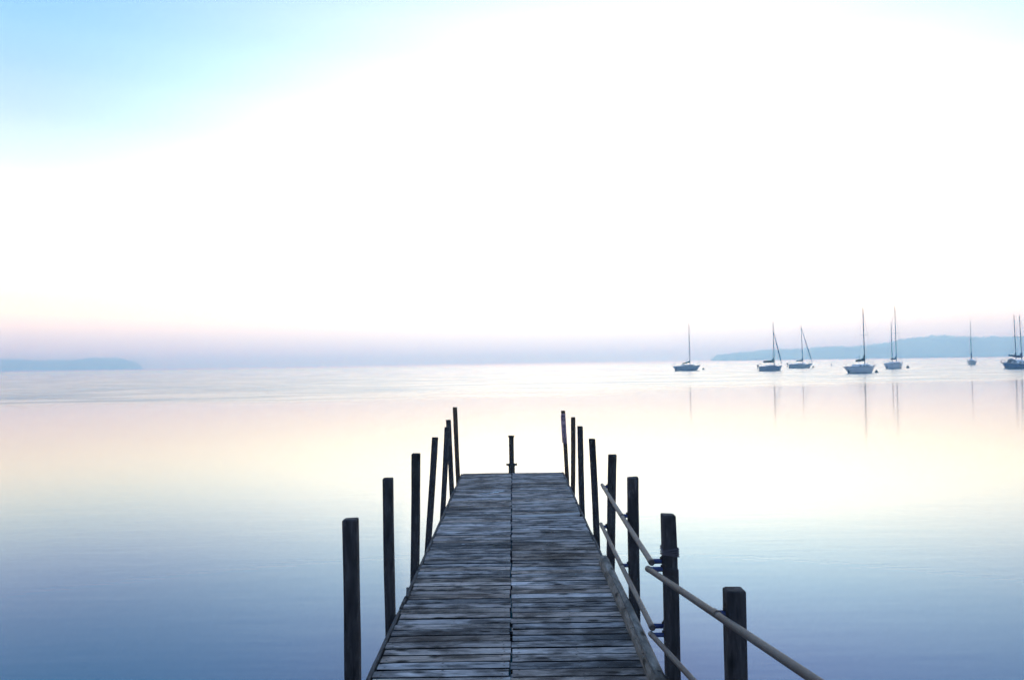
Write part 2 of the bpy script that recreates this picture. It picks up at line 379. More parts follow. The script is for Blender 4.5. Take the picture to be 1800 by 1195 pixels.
PALE_Y = 10.98
panels(XL0, XL1, .07, 11)
panels(XR0, XR1, .055, 12, skip=PALE_Y)
# the pale, lifting board
yy = Y_NEAR + .055; k = 0
while yy < Y_FAR:
    if abs(yy-PALE_Y) < PITCH/2: break
    yy += PITCH; k += 1
    if k % PER == 0: yy += .006
mb = MB(); plank_poly(mb, XR0, XR1-.02, yy-.004, PITCH-.004, ZD+.006, .034, .6, random.Random(4), 0, -.01, .012, .028)
o = mb.build('plank', M_PALE, pier); o['label'] = 'pale warped board lifting at its right end'
# long edge boards with ragged joints
def edge(x, w, y0, y1, z, rr, mat_=M_JOIST):
    mb = MB(); n = max(4, int((y1-y0)/.18)); vs = []; fs = []
    bow = rr.uniform(-.006, .006)
    for i in range(n+1):
        u = i/n; yv = y0+(y1-y0)*u; dx = bow*math.sin(math.pi*u)+rr.uniform(-.0015, .0015); zt = z+rr.uniform(-.002, .002)
        if i in (0, n): zt -= rr.uniform(0, .012)
        for (a, c) in ((-w/2, -.14), (-w/2, -.005), (-w/2+.005, 0), (w/2-.005, 0), (w/2, -.005), (w/2, -.14)): vs.append((x+dx+a, yv, zt+c))
    for i in range(n):
        for k in range(6):
            q = (k+1) % 6; fs.append((i*6+k, i*6+q, (i+1)*6+q, (i+1)*6+k))
    fs.append(tuple(range(5, -1, -1))); fs.append(tuple(n*6+k for k in range(6)))
    mb.add(vs, fs); return mb.build('edge_board', mat_, pier)
rr = random.Random(21)
for y0, y1 in ((4.86, 6.93), (6.95, 7.27), (7.42, 9.9), (9.92, 11.98), (12.0, 13.2), (13.26, 15.3)):
    edge(-.996, .027, y0, y1, ZD+.003, rr)
for y0, y1 in ((4.86, 8.5), (8.52, 9.93), (9.95, 11.95), (11.97, 13.72), (13.74, 15.3)):
    edge(.937, .022, y0, y1, ZD+.002, rr)
# split-off slivers at the left edge
for (y, sx_, len_, a) in ((7.35, -.99, .22, .12), (13.22, -.985, .16, -.1)):
    mb = MB(); mb.box((sx_, y, ZD+.016), (.026, len_, .02), Euler((R(5), 0, a)), ch=.006); mb.box((sx_+.012, y-.07, ZD+.010), (.018, .10, .016), Euler((0, R(12), -a*2)), ch=.004)
    o = mb.build('splinter', M_JOIST, pier)
# joists and cross beams underneath
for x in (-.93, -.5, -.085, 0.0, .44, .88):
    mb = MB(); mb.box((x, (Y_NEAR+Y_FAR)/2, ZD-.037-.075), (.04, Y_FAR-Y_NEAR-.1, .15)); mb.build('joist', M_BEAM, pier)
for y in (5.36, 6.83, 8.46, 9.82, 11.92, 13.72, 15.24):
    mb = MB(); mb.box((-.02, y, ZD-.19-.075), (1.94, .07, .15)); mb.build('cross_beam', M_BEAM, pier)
# droppings
rr = random.Random(5)
for (x, y, a, c) in ((-.53, 12.86, .05, .014), (-.47, 12.84, .07, .014), (-.41, 12.87, .05, .016), (-.36, 12.92, .05, .022), (-.31, 13.0, .06, .035), (-.27, 12.97, .035, .02), (-.22, 13.06, .05, .03), (-.18, 13.1, .03, .02), (-.5, 13.12, .03, .012),
                      (.12, 13.3, .035, .012), (.2, 12.2, .03, .01), (.31, 9.0, .02, .008), (-.6, 9.3, .03, .008), (.66, 10.2, .035, .007)):
    mb = MB(); n = 9; vs = [(x+a*rr.uniform(.55, 1.1)*math.cos(2*math.pi*k/n), y+c*rr.uniform(.6, 1.2)*math.sin(2*math.pi*k/n), ZD+.0075) for k in range(n)] + [(x, y, ZD+.010)]
    mb.add(vs, [(k, (k+1) % n, n) for k in range(n)])
    o = mb.build('bird_dropping', M_DROP, pier)

# ramp the photograph was taken from, rising from the near end of the pier
ramp = empty('ramp', (0, 4.8, ZD)); tag(ramp, 'sloping plank ramp leading down from shore onto the pier', 'ramp')
SL = .145
mb = MB(); rr = random.Random(31); y = 4.77
while y > -1.4:
    plank_poly(mb, -.97, .95, y-4.8, PITCH-.012, (4.8-y)*SL, .036, min(1, max(0, rr.gauss(.5, .2))), rr, 0, 0)
    y -= PITCH
mb.build('plank_panel', [M_DECK], ramp)
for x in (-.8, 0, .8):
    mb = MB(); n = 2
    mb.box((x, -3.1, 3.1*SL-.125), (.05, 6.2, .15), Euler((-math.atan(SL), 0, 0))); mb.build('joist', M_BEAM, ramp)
for x in (-.85, .85):
    for y in (-.8, 1.6):
        mb = MB(); h = (4.8-y)*SL-.21; mb.box((x, y-4.8, (h-2.0)/2), (.1, .1, h+2.0)); mb.build('leg', M_BEAM, ramp)

# ------------------------------------------------------------------ posts
def post(base, top, w, label, seed, d=None, ytop=None, mat_=M_POST, group='square timber posts along the pier', name='post'):
    """base/top = (x, y, z) centres on deck level and at the head; runs on down into the lake bed"""
    rr = random.Random(seed); d = d or w; B = Vector(base); T = Vector(top); ax = (T-B)
    t0 = (-1.4-B.z)/ax.z; n = 16; ch = .007; vs = []; fs = []
    ph = rr.uniform(0, 6)
    for i in range(n+1):
        tt = t0+(1-t0)*i/n; c = ax*tt
        wx, wy = w/2+rr.uniform(-.0012, .0012), d/2+rr.uniform(-.0012, .0012)
        c = c+Vector((.004*math.sin(ph+tt*2.6), .004*math.cos(ph+tt*2.1), 0))
        ring = ((-wx+ch, -wy), (wx-ch, -wy), (wx, -wy+ch), (wx, wy-ch), (wx-ch, wy), (-wx+ch, wy), (-wx, wy-ch), (-wx, -wy+ch))
        vs += [c+Vector((a, b_, 0)) for a, b_ in ring]
    # worn head
    c = ax + Vector((0, 0, .006)); tl = rr.uniform(-.05, .05)
    for a, b_ in ring: vs.append(c+Vector((a*.86+.0, b_*.86, a*tl)))
    m_ = n+2
    for i in range(m_-1):
        for k in range(8):
            q = (k+1) % 8; fs.append((i*8+k, i*8+q, (i+1)*8+q, (i+1)*8+k))
    fs.append(tuple(range(7, -1, -1))); fs.append(tuple((m_-1)*8+k for k in range(8)))
    mb = MB(); mb.add(vs, fs); o = mb.build(name, mat_, None, B)
    return tag(o, label, 'post', group)
LP = [(-1.078, 5.27, -1.078, 1.735, .094, 'nearest and thickest left post with a worn sloping top, standing alone at the lower left'),
      (-1.052, 6.74, -1.062, 1.79, .082, 'second left post from the viewer, standing straight beside the splintered edge board'),
      (-1.050, 8.37, -1.022, 1.81, .086, 'third left post from the viewer, with a pale strip of light down its right side'),
      (-1.046, 9.73, -.958, 1.85, .072, 'fourth left post from the viewer, leaning inward to the right'),
      (-1.056, 11.89, -.99, 1.80, .074, 'left post leaning right whose head crosses in front of another post'),
      (-1.062, 13.63, -1.11, 1.785, .078, 'left post leaning outward, partly hidden behind the post crossing it'),
      (-1.060, 15.15, -1.105, 1.915, .080, 'brown post at the far left corner of the pier, highest in the row')]
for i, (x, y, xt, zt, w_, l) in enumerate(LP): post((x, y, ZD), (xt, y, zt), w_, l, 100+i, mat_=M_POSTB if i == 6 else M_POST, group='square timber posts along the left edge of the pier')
RP = [(1.0, 15.16, .948, 1.82, .074, 'far right corner post leaning left and carrying the purple sign'),
      (1.0, 13.62, 1.022, 1.80, .073, 'slim right post just nearer than the one with the purple sign'),
      (.998, 11.82, .985, 1.79, .080, 'third right post from the far end, straight and without rails'),
      (.994, 9.78, .960, 1.80, .074, 'right post just beyond the end of the pipe rails'),
      (1.0, 8.44, 1.045, 1.76, .082, 'right post holding the far ends of the two level pipe rails'),
      (1.003, 6.82, 1.015, 1.755, .087, 'right post midway along the level pipe rails, beside the curb timber'),
      (1.008, 5.21, .995, 1.745, .088, 'right post wrapped with rope and doubled with a shorter timber where the rails meet'),
      (1.055, 3.87, 1.055, 1.64, .092, 'nearest right post, short and cracked, behind the sloping pipe rail')]
rposts = []
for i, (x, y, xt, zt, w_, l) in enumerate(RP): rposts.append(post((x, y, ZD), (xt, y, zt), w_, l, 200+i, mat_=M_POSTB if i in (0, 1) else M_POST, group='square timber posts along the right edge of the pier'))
# rope-bound post: sister timber and lashing as its parts
R7 = rposts[6]
mb = MB(); mb.box((-.014, -.066, -.34), (.096, .040, 2.22), ch=.006); o = mb.build('sister_timber', M_POST, R7)
mb = MB(); rr = random.Random(2)
for k in range(4):
    z = .845+k*.012; pts = []
    for q in range(17):
        a = 2*math.pi*q/16; sq = .0505/max(abs(math.cos(a)), abs(math.sin(a)))
        pts.append((-.006+sq*math.cos(a), sq*math.sin(a), z+.006*math.sin(a*2+k)))
    mb.tube(pts, .0045, 6)
mb.build('rope_lashing', M_ROPE, R7, smooth=True)
# crack and bracket plate on the nearest right post
R8 = rposts[7]
mb = MB(); mb.box((-.002, -.0465, .90), (.006, .004, .07)); mb.build('crack', M_NAIL, R8)
mb = MB(); mb.box((-.050, -.018, .925), (.008, .05, .045), Euler((0, 0, .1))); mb.tube([(-.06, -.02, .93), (-.045, -.02, .93)], .009, 8); mb.build('bolt_plate', M_STEEL, R8)

# end post: round steel post with cap and crossbar collar
ep = empty('pipe_post', (-.043, 15.52, ZD)); tag(ep, 'round steel mooring post with flat cap and collar at the middle of the pier end', 'mooring post')
mb = MB(); mb.lathe((0, 0, 0), [(.047, -2.0), (.047, .655)], 20); mb.build('shaft', M_STEEL, ep, smooth=True)
mb = MB(); mb.lathe((0, 0, .655), [(.054, 0), (.064, .008), (.064, .022), (.056, .03), (.02, .034)], 20); mb.build('cap', M_STEEL, ep, smooth=True)
mb = MB(); mb.lathe((0, 0, -.4), [(.062, 0), (.062, .5)], 20); mb.build('sleeve', M_STEEL, ep, smooth=True)
mb = MB(); mb.lathe((0, 0, .10), [(.07, 0), (.072, .01), (.072, .04), (.06, .05)], 20); mb.tube([(-.098, 0, .125), (.098, 0, .125)], .019, 10); mb.build('collar', M_STEEL, ep, smooth=True)
for sxx in (-1, 1):
    mb = MB(); mb.lathe((sxx*.092, 0, .105), [(.012, 0), (.012, .045)], 6); mb.build('bolt', M_NAIL, ep)

# NO DIVING sign on the far right corner post
RPB = Vector((1.0, 15.16, ZD)); RPT = Vector((.948, 15.16, 1.82)); lean = math.atan2(RPT.x-RPB.x, RPT.z-RPB.z)
sg = empty('sign', RPT + (RPB-RPT)*(.335/1.17) + Vector((-.008, -.054, 0))); sg.rotation_euler = (0, lean, 0)
tag(sg, 'narrow purple NO DIVING sign fixed to the far right corner post', 'sign')
mb = MB(); rr = random.Random(9); vs = []
hw, hh = .045, .288
edge_pts = [(-hw, hh-.03), (-hw+.014, hh-.02), (-hw+.016, hh), (hw, hh-.004), (hw+.001, .0), (hw-.001, -hh+.01), (.02, -hh), (-.012, -hh+.006), (-.018, -hh+.018), (-hw-.001, -hh+.03), (-hw, 0)]
n = len(edge_pts)
vs = [(x, -.006, z) for x, z in edge_pts]+[(x, .006, z) for x, z in edge_pts]
mb.add(vs, [tuple(range(n)), tuple(range(2*n-1, n-1, -1))]+[(k, k+n, (k+1) % n+n, (k+1) % n) for k in range(n)])
mb.build('board', M_SIGN, sg)
for k, chx in enumerate(('N', 'O', None, 'D', 'I', 'V', 'I', 'N', 'G')):
    if chx is None: continue
    cu = bpy.data.curves.new('glyph', 'FONT'); cu.body = chx; cu.size = .068; cu.align_x = 'CENTER'; cu.extrude = .0012; cu.offset = .0030
    tmp = bpy.data.objects.new('glyph', cu); COL.objects.link(tmp)
    me = bpy.data.meshes.new_from_object(tmp.evaluated_get(bpy.context.evaluated_depsgraph_get()))
    zc = hh-.075-k*.0612
    lm = MB(); lm.add([(v.co.x+.004, -.0075-v.co.z, zc+v.co.y) for v in me.vertices], [tuple(p.vertices) for p in me.polygons])
    bpy.data.objects.remove(tmp); bpy.data.curves.remove(cu); bpy.data.meshes.remove(me)
    lm.build('letter', M_LETTER, sg)

# ------------------------------------------------------------------ curb timber
cb = empty('curb_timber', (.905, 5.1, ZD)); tag(cb, 'long cracked grey beam lying along the right edge of the planks', 'timber')
rr = random.Random(17); vs = []; fs = []; n = 26; L = 3.22
prof = ((-.048, 0.003), (-.048, .058), (-.026, .098), (.022, .1), (.044, .078), (.044, 0.003))
for i in range(n+1):
    u = i/n; y = L*u; dx = .008*math.sin(u*3.0)+.008*u
    for a, c in prof: vs.append((a+dx+rr.uniform(-.0015, .0015), y, c*(1-.06*u)+rr.uniform(-.0015, .0015)))
k_ = len(prof)
for i in range(n):
    for k in range(k_):
        q = (k+1) % k_; fs.append((i*k_+k, i*k_+q, (i+1)*k_+q, (i+1)*k_+k))
fs.append(tuple(range(k_-1, -1, -1))); fs.append(tuple(n*k_+k for k in range(k_)))
mb = MB(); mb.add(vs, fs); mb.build('beam', M_CURB, cb)
mb = MB(); pts = []; z = .0985                       # long drying crack
x = -.020
for i in range(40):
    u = i/39; y = .05+u*2.5; x += rr.uniform(-.004, .004); x = max(-.03, min(-.008, x)); pts.append((x+.008*math.sin(u*2.3)+.006*u, y, .1000*(1-.046*u)))
mb.tube(pts, [.0028+.0035*abs(math.sin(i*.9)) for i in range(40)], 5)
for (y, s_) in ((.42, -1), (.95, -1), (1.42, -1), (1.5, 1), (1.85, -1)):
    x0_ = -.016; mb.tube([(x0_, y, .0985), (x0_+s_*.012, y+.03, .096 if s_ > 0 else .088), (x0_+s_*.025, y+.075, .099 if s_ > 0 else .066)], [.0035, .003, .001], 5)
mb.build('crack', M_NAIL, cb)
for y in (.10, 3.1):
    mb = MB(); mb.lathe((.012, y, .0975 if y < 1 else .092), [(.013, 0), (.013, .006), (.008, .008)], 8); mb.build('bolt', M_NAIL, cb)

# ------------------------------------------------------------------ pipe rails
def rail(p0, p1, r, brackets, label, bent=False):
    """brackets: list of (t along pipe, post x face)"""
    A = Vector(p0); B = Vector(p1); o = empty('pipe_rail', A)
    tag(o, label, 'handrail', 'pipe rails along the right side of the pier')
    d = (B-A); n = 14
    mb = MB(); pts = [d*(i/n)+Vector((0, 0, -.004*math.sin(math.pi*i/n))) for i in range(n+1)]
    mb.tube(pts, r, 20, cap=False)
    mb.tube([pts[0], pts[0]+d*.002], r*.72, 14); mb.tube([pts[-1]-d*.002, pts[-1]], r*.72, 14)
    mb.build('pipe', M_PIPE, o, smooth=True)
    dn = d.normalized()
    for t_, xf in brackets:
        c = d*t_; mb = MB()
        mb.tube([c, Vector((xf-A.x-.002, c.y, c.z))], r*.86, 14)
        bk = mb.build('bracket', M_BLUE, o, smooth=True)
        mb = MB(); mb.tube([c-dn*.026, c+dn*.026], r*1.10, 16); mb.build('clamp', M_PIPE, bk, smooth=True)
        mb = MB(); mb.box((xf-A.x-.004, c.y, c.z+.006), (.007, .042, .05), ch=.002); mb.build('plate', M_STEEL, bk)
        mb = MB(); mb.tube([(xf-A.x-.02, c.y-.012, c.z+.024), (xf-A.x-.004, c.y-.012, c.z+.024)], .008, 6); mb.build('bolt', M_STEEL, bk)
RR = .019
rail((.880, 5.175, 1.448), (.945, 8.60, 1.424), RR, ((.012, .958), (.475, .964), (.955, .990)), 'upper level pipe rail reaching away along the far right posts')
rail((.876, 5.175, 1.032), (.925, 8.60, 1.008), RR, ((.012, .962), (.475, .962), (.955, .972)), 'lower level pipe rail low beside the far right posts')
rail((.852, 5.15, 1.416), (1.196, .9, 1.807), .0185, ((.004, .947), (.305, 1.009)), 'upper sloping pipe rail crossing the nearest right post to the bottom edge')
rail((.862, 5.15, 1.002), (1.205, .9, 1.274), .0165, ((.004, .947), (.305, 1.009)), 'lower sloping pipe rail leaving the bottom edge beside the rope wrapped post')

# ------------------------------------------------------------------ boats
def loft_hull(L_, B_, F_, rake, over, wet=-.45, trans=.62):
    ns = 18; nu = 8; st = []
    for i in range(ns+1):
        t_ = i/ns
        hb = B_/2*(trans+(1-trans)*min(1, t_/.42)**.8 if t_ < .42 else (1-((t_-.42)/.58)**2.3))
        if t_ < .42: hb = B_/2*(trans+(1-trans)*math.sin(t_/.42*math.pi/2))
        hb = max(hb, .015)
        sheer = F_*(.93+.28*(t_-.38)**2/.38) if t_ > .38 else F_*(.93+.10*(.38-t_)**2/.14)
        keel = wet*math.sin(math.pi*min(1, max(.0, .06+.9*t_)))**.6
        if t_ > .9: keel += (F_*.25-keel)*((t_-.9)/.1)**2*.3
        row = []
        for k in range(nu+1):
            u = k/nu; z = keel+(sheer-keel)*u**1.25; y = hb*min(1, (u+.02)**.5)
            if t_ > .6: y *= 1-.35*(1-u)*((t_-.6)/.4)
            x = -L_/2+over+(L_-over-rake)*t_
            zf = max(0, z)/F_
            x += rake*(t_**3)*zf-over*((1-t_)**3)*zf
            row.append((x, y, z))
        st.append(row)
    return st
def sheer_at(st, x):
    best = min(st, key=lambda r: abs(r[-1][0]-x)); return best[-1]
def make_boat(name, loc, rz, L_, mast_h, label, hullm, coverm, boom_len, mast_x, F_=1.0, B_=None, jib=False, outboard=False, mizzen=None, cabin=(-.12, .26), cab_h=.48, windows=True,
              lean=0.0, cover_up=.9, cover_fat=.17, boom_rise=0.0, spread=.55, stripe=True, dodger=False, rake=.75, over=.5, backstay=True):
    B_ = B_ or L_*.34
    o = empty(name, Vector(loc)*1.05, rz); o.scale = (1.05,)*3; o['label'] = label; o['category'] = 'sailboat'; o['group'] = 'sailboats moored on the lake'
    st = loft_hull(L_, B_, F_, rake, over)
    nu = len(st[0]); ns = len(st)
    mb = MB(); vs = []; fs = []
    for row in st:
        vs += row + [(x, -y, z) for x, y, z in row]
    w_ = 2*nu
    for i in range(ns-1):
        for k in range(nu-1):
            a = i*w_+k; c = (i+1)*w_+k
            fs.append((a, c, c+1, a+1)); fs.append((a+nu, a+nu+1, c+nu+1, c+nu))
        fs.append((i*w_, i*w_+nu, (i+1)*w_+nu, (i+1)*w_))
    for e_, flip in ((0, 1), (ns-1, 0)):
        r_ = [e_*w_+k for k in range(nu)]; l_ = [e_*w_+nu+k for k in range(nu)]
        fs.append(tuple(r_+l_[::-1]))
    mb.add(vs, fs); mb.build('hull', hullm, o, smooth=True)
    # deck, slightly cambered
    mb = MB(); vs = []; fs = []
    for row in st:
        x, y, z = row[-1]
        for q in (-1, -.5, 0, .5, 1): vs.append((x, y*q*.985, z-.015+.07*(1-q*q)))
    for i in range(ns-1):
        for k in range(4): fs.append((i*5+k, (i+1)*5+k, (i+1)*5+k+1, i*5+k+1))
    mb.add(vs, fs); mb.build('deck', M_HULLW, o, smooth=True)
    # toe rail / sheer stripe and boot stripe
    for sg_ in (1, -1):
        mb = MB(); mb.tube([(r[-1][0], sg_*(r[-1][1]+.005), r[-1][2]+.0) for r in st], .045 if stripe else .025, 6)
        mb.build('toe_rail', M_DARK, o, smooth=True)
    for sg_ in (1, -1):
        mb = MB(); vs = []; fs = []
        for r in st:
            for zt in (-.06, .09):
                for a, c in zip(r, r[1:]):
                    if a[2] <= zt <= c[2]:
                        u = (zt-a[2])/(c[2]-a[2]+1e-9); vs.append((a[0]+(c[0]-a[0])*u, sg_*(a[1]+(c[1]-a[1])*u+.012), zt)); break
                else: vs.append((r[0][0], sg_*(r[0][1]+.012), zt))
        for i in range(len(vs)//2-1): fs.append((2*i, 2*i+2, 2*i+3, 2*i+1))
        mb.add(vs, fs); mb.build('boot_stripe', M_DARK, o)
    # cabin trunk
    x0, x1 = cabin[0]*L_, cabin[1]*L_; zd = F_*.95; mb = MB(); vs = []; fs = []; rows = 9
    for i in range(rows):
        u = i/(rows-1); x = x0+(x1-x0)*u; hb = min(B_*.30, sheer_at(st, x)[1]*.68); zb = sheer_at(st, x)[2]-.02
        h = cab_h*(1.0-.12*u) if u < .72 else cab_h*(1-.12*u)*max(.06, 1-((u-.72)/.28)**1.6)
        if i == 0: h *= .92
        for (a, c) in ((1, 0), (.93, .72), (.78, .98), (.4, 1.06), (0, 1.09), (-.4, 1.06), (-.78, .98), (-.93, .72), (-1, 0)): vs.append((x, hb*a, zb+h*c))
    for i in range(rows-1):
        for k in range(8): fs.append((i*9+k, (i+1)*9+k, (i+1)*9+k+1, i*9+k+1))
    fs.append(tuple(range(9))); fs.append(tuple((rows-1)*9+k for k in range(8, -1, -1)))
    mb.add(vs, fs); cbn = mb.build('cabin', M_HULLW if hullm is not M_HULLS else M_HULLG, o, smooth=True)
    if windows:
        for sg_ in (1, -1):
            for u in (.18, .42, .62):
                x = x0+(x1-x0)*u; hb = min(B_*.30, sheer_at(st, x)[1]*.68)*.965; zb = sheer_at(st, x)[2]-.02
                mb = MB(); mb.box((x, sg_*(hb+.012), zb+cab_h*.42), (.13*(x1-x0), .03, cab_h*.34), ch=.008); mb.build('window', M_GLASS, cbn)
    # coaming and transom block of the cockpit
    for sg_ in (1, -1):
        mb = MB(); xa = -L_*.40; pts = [(xa+(x0-xa)*q/4, sg_*min(B_*.31, sheer_at(st, xa+(x0-xa)*q/4)[1]*.74), zd+.06+.04*q/4) for q in range(5)]
        mb.tube(pts, .09, 8); mb.build('coaming', M_HULLW, o, smooth=True)
    if dodger:
        mb = MB(); vs = []; fs = []
        for i in range(4):
            x = x0-.15-.30*i+.1; hz = (cab_h+.28)*(1-.0*i)*(.55, .9, 1.0, .95)[i]
            for k in range(9):
                a = math.pi*k/8; vs.append((x, B_*.29*math.cos(a), zd+hz*math.sin(a)**.6))
        for i in range(3):
            for k in range(8): fs.append((i*9+k, (i+1)*9+k, (i+1)*9+k+1, i*9+k+1))
        mb.add(vs, fs); mb.build('spray_hood', M_SAIL, o, smooth=True)
    # rig
    def rig(mx, top, bl, br, mname, cm, spr):
        zb = sheer_at(st, mx)[2] + (cab_h*.95 if x0 < mx < x1-.2 else 0)
        tx = mx-math.tan(lean)*(top-zb)
        mb = MB(); mb.tube([(mx, 0, zb-.1), (mx+(tx-mx)*.6, 0, zb+(top-zb)*.6), (tx, 0, top)], [.082, .075, .052], 10)
        mb.tube([(tx, 0, top-.02), (tx, 0, top+.28)], .02, 5)
        ms = mb.build(mname, M_ALU, o, smooth=True)
        zs = zb+(top-zb)*.52; xs = mx+(tx-mx)*.52
        if spr:
            mb = MB(); mb.tube([(xs-.04, -spr*B_, zs+.02), (xs, 0, zs), (xs-.04, spr*B_, zs+.02)], .035, 6); mb.build('spreader', M_ALU, ms)
        zbm = zb+.62; mb = MB(); mb.tube([(mx-.06, 0, zbm), (mx-bl, 0, zbm+br)], .05, 8); bm_ = mb.build('boom', M_ALU, o, smooth=True)
        # sail cover: lumpy sausage on the boom, running up the mast
        mb = MB(); nseg = 14; vs = []; fs = []; rr2 = random.Random(int(L_*100))
        for i in range(nseg+1):
            u = i/nseg; x = mx-.02-(bl*.985)*u; zc = zbm+br*u; up_ = cover_fat*(1.7-.7*u)+cover_up*max(0, 1-u/.24)**1.6; dn_ = .12; wd_ = cover_fat*(1.1-.45*u)
            j = rr2.uniform(.93, 1.07)
            for k in range(8):
                a = 2*math.pi*k/8; vs.append((x, wd_*math.cos(a)*j, zc+(up_*math.sin(a) if math.sin(a) > 0 else dn_*math.sin(a)*1.6)*j+.03))
        for i in range(nseg):
            for k in range(8):
                q = (k+1) % 8; fs.append((i*8+k, i*8+q, (i+1)*8+q, (i+1)*8+k))
        fs.append(tuple(range(7, -1, -1))); fs.append(tuple(nseg*8+k for k in range(8)))
        mb.add(vs, fs); mb.build('sail_cover', cm, bm_, smooth=True)
        return tx, zs, xs, zb
    mx = mast_x*L_; tx, zs, xs, zb = rig(mx, mast_h, boom_len, boom_rise, 'mast', coverm, spread)
    bow = st[-1][-1]; stern = st[0][-1]
    rw = .011; fz = mast_h*.93
    def wire(nm, pts, r=rw, m_=M_RIG, n=4):
        q = MB(); q.tube(pts, r, n); return q.build(nm, m_, o)
    wire('forestay', [(bow[0]-.1, 0, bow[2]), (tx+(mx-tx)*.07+.05, 0, fz)])
    if backstay: wire('backstay', [(stern[0]+.1, 0, stern[2]), (tx, 0, mast_h)])
    ch_y = sheer_at(st, mx-.2)[1]*.93
    for sg_ in (1, -1):
        wire('shroud', [(mx-.15, sg_*ch_y, sheer_at(st, mx)[2]), (xs-.04, sg_*spread*B_, zs+.02), (tx+.02, 0, mast_h*.96)])
        wire('shroud', [(mx-.45, sg_*ch_y, sheer_at(st, mx)[2]), (xs, 0, zs-.1)])
    if mizzen:
        rig(mizzen[0]*L_, mizzen[1], mizzen[2], 0.0, 'mast', coverm, 0)
    if jib:
        a = Vector((bow[0]-.12, 0, bow[2]+.45)); c = Vector((tx+(mx-tx)*.1+.06, 0, mast_h*jib)); mb = MB()
        mb.tube([a+(c-a)*k/6 for k in range(7)], [.055, .12, .125, .11, .09, .07, .04], 8); mb.build('furled_jib', M_SAIL, o, smooth=True)
    # pulpit, pushpit, lifelines
    bz = bow[2]
    for sg_ in (1, -1):
        p1 = sheer_at(st, L_*.36); p2 = sheer_at(st, L_*.46)
        wire('pulpit', [(p1[0], sg_*p1[1]*.9, p1[2]), (p1[0]+.05, sg_*p1[1]*.9, p1[2]+.58), (p2[0], sg_*p2[1]*.9, p2[2]+.6), (bow[0]+.02, 0, bz+.6)], .016, M_ALU, 5)
        s1 = sheer_at(st, -L_*.36)
        wire('pushpit', [(s1[0], sg_*s1[1]*.93, s1[2]), (s1[0]-.03, sg_*s1[1]*.93, s1[2]+.58), (stern[0]+.1, sg_*stern[1]*.9, stern[2]+.58), (stern[0]+.1, sg_*stern[1]*.3, stern[2]+.58)], .016, M_ALU, 5)
        for q in (-.2, 0, .2):
            p = sheer_at(st, q*L_); wire('stanchion', [(p[0], sg_*p[1]*.95, p[2]), (p[0], sg_*p[1]*.95, p[2]+.56)], .013, M_ALU)
    mb = MB(); mb.box((stern[0]+over*.55, 0, .05), (.34, .05, 1.1)); mb.build('rudder', M_DARK, o)
    if outboard:
        mb = MB(); mb.box((stern[0]-.18, .3, stern[2]+.22), (.34, .26, .36), Euler((0, -.25, 0)), ch=.07); mb.box((stern[0]-.22, .3, stern[2]-.35), (.13, .1, .9), Euler((0, -.2, 0))); mb.build('outboard_motor', M_DARK, o)
    return o
B1 = make_boat('sailboat', (43.0, 196.4, 0), R(14), 6.9, 11.6, 'leftmost sailboat, blue grey hull, thin sail cover sloping down from the mast', M_HULLS, M_COVK, 2.15, .12, F_=1.08, lean=R(.4), cover_up=.25, cover_fat=.10, boom_rise=-.42, spread=.16, cabin=(-.20, .33), cab_h=.5, rake=.8, over=.75)
B2 = make_boat('sailboat', (55.9, 172.6, 0), R(8), 5.15, 10.5, 'slate blue sailboat with thick black sail cover and furled headsail, second from left', M_HULLS, M_COVK, 2.45, .165, F_=.92, lean=R(.3), jib=.80, outboard=True, cover_up=.75, cover_fat=.24, spread=.14, cabin=(-.17, .28), cab_h=.42, rake=.4, over=.25)
B3 = make_boat('sailboat', (76.9, 213.0, 0), R(-6), 6.1, 11.1, 'pale grey sailboat with furled headsail and outboard on its stern, third from left', M_HULLG, M_COVB, 1.75, .12, F_=1.0, lean=R(1.3), jib=.95, outboard=True, cover_up=.95, cover_fat=.14, spread=.22, cabin=(-.17, .24), cab_h=.4, rake=.65, over=.45)
B4 = make_boat('sailboat', (58.7, 134.3, 0), R(25), 6.5, 10.9, 'nearest white sailboat with black sail cover rising up the mast and a dark sheer line', M_HULLW, M_COVK, 2.05, .145, F_=1.05, lean=R(.55), cover_up=1.0, cover_fat=.16, boom_rise=-.12, spread=.36, cabin=(-.22, .33), cab_h=.52, rake=.7, over=.8)
B5 = make_boat('sailboat', (85.6, 178.5, 0), R(34), 6.4, 14.0, 'white two masted sailboat with navy sail cover beside the nearest sailboat', M_HULLW, M_COVB, 2.0, .12, F_=1.15, lean=R(.25), cover_up=.95, cover_fat=.13, spread=.45, mizzen=(-.14, 10.4, .55), cabin=(-.26, .32), cab_h=.45, rake=.5, over=.4)
B6 = make_boat('sailboat', (133.6, 231.8, 0), R(-124), 7.4, 12.5, 'small grey sailboat seen end on, far off on its own near the right', M_HULLG, M_COVB, 2.2, .10, F_=1.05, lean=R(.9), cover_up=1.3, cover_fat=.18, spread=.42, cabin=(-.2, .28), cab_h=.6)
B7 = make_boat('sailboat', (98.9, 154.6, 0), R(16), 7.6, 10.3, 'bright blue hulled sailboat cut off by the right edge of the view', M_HULLB, M_COVB, 1.6, -.01, F_=1.0, lean=R(1.6), cover_up=.7, cover_fat=.22, spread=.38, cabin=(-.26, .26), cab_h=.75, dodger=True, outboard=False)
B8 = make_boat('sailboat', (102.3, 161.6, 0), R(12), 6.0, 10.7, 'white sailboat half hidden behind the bright blue hull at the right edge', M_HULLW, M_COVB, 1.75, -.03, F_=1.1, lean=R(1.1), cover_up=.9, cover_fat=.16, boom_rise=.25, spread=.30, cabin=(-.22, .28), cab_h=.7)

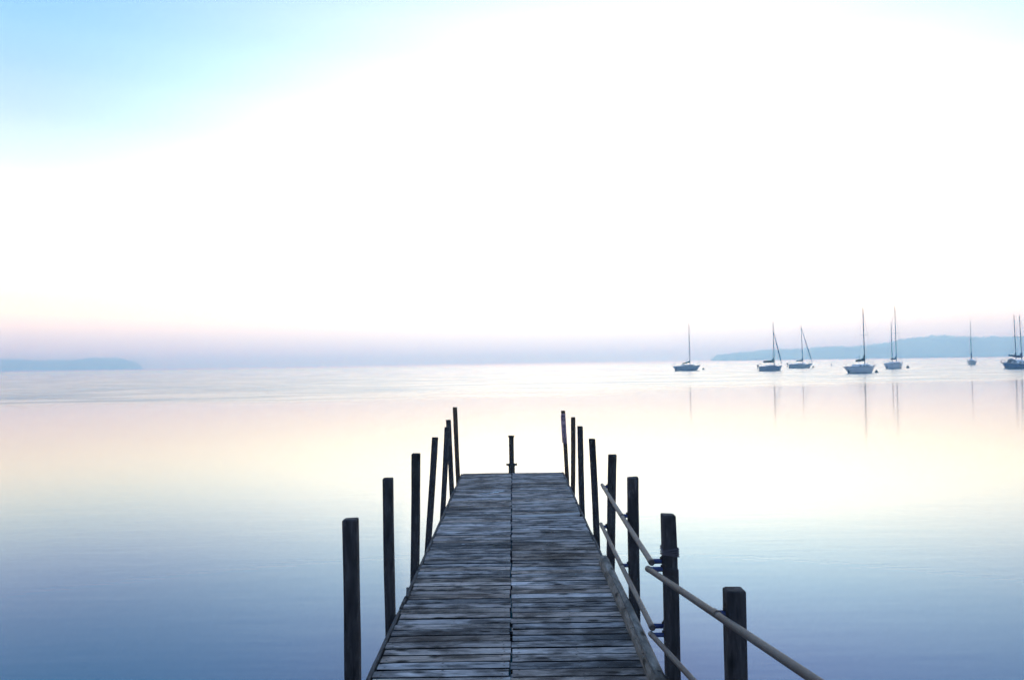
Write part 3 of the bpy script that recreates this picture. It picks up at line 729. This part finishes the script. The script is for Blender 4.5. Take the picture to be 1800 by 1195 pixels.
# ------------------------------------------------------------------ buoys
def buoy(x, y, r, label, m_=M_BUOY):
    o = empty('mooring_buoy', (x*1.05, y*1.05, 0)); tag(o, label, 'buoy', 'mooring buoys beside the sailboats')
    mb = MB(); mb.lathe((0, 0, 0), [(r*.35, -r*.7), (r*.9, -r*.3), (r, r*.15), (r*.92, r*.55), (r*.6, r*1.0), (r*.34, r*1.35), (r*.22, r*1.6)], 16); mb.build('float', m_, o, smooth=True)
    mb = MB(); mb.tube([(r*.16*math.cos(a), 0, r*1.68+r*.2*math.sin(a)) for a in [k*math.pi/5 for k in range(11)]], r*.05, 6); mb.build('mooring_eye', M_STEEL, o)
    return o
buoy(50.3, 210.0, .34, 'small dark buoy just right of the bow of the leftmost sailboat')
buoy(81.3, 215.5, .33, 'small dark buoy at the bow of the pale grey sailboat with outboard')
buoy(61.55, 134.8, .31, 'dark buoy touching the bow of the nearest white sailboat')
buoy(91.3, 184.1, .40, 'dark buoy right of the white two masted sailboat')
def spar(x, y, h, r, label, m_):
    o = empty('spar_buoy', (x*1.05, y*1.05, 0)); tag(o, label, 'buoy', 'slim spar buoys')
    mb = MB(); mb.lathe((0, 0, 0), [(r, -.6), (r, h*.8), (r*.7, h*.93), (r*.3, h)], 14); mb.build('float', m_, o, smooth=True)
    mb = MB(); mb.lathe((0, 0, h*.55), [(r*1.04, 0), (r*1.04, h*.15)], 14); mb.build('band', M_HULLW, o, smooth=True)
spar(100.1, 250.0, .95, .13, 'slim dark spar buoy alone between the pale grey and nearest white sailboats', M_BUOY)
spar(163.8, 267.0, .95, .15, 'slim orange spar buoy left of the bright blue hulled sailboat', M_ORANGE)
b_ = empty('marker_buoy', (26.2, 220.0, 0)); tag(b_, 'tiny pale marker buoy alone on open water left of all the sailboats', 'buoy')
mb = MB(); mb.lathe((0, 0, 0), [(.1, -.2), (.2, -.1), (.24, .05), (.2, .2), (.08, .3)], 12); mb.build('float', M_RIG, b_, smooth=True)
mb = MB(); mb.lathe((0, 0, .28), [(.03, 0), (.03, .14)], 8); mb.build('stem', M_DARK, b_)

# ------------------------------------------------------------------ haze over the lake
m = bpy.data.materials.new('morning_mist'); m.use_nodes = True; t = m.node_tree
for n in list(t.nodes):
    if n.type != 'OUTPUT_MATERIAL': t.nodes.remove(n)
pv = t.nodes.new('ShaderNodeVolumePrincipled'); pv.inputs['Color'].default_value = (.49, .81, 1.0, 1)
pv.inputs['Absorption Color'].default_value = (1, 1, 1, 1)
pv.inputs['Density'].default_value = .0011; pv.inputs['Anisotropy'].default_value = .65
t.links.new(pv.outputs[0], [n for n in t.nodes if n.type == 'OUTPUT_MATERIAL'][0].inputs['Volume'])
w = MB(); w.box((0, 3600, 32), (16000, 8800, 68))
hz = w.build('haze', m); hz.display_type = 'WIRE'
tag(hz, 'pale blue morning haze lying over the lake', 'haze', kind='stuff')
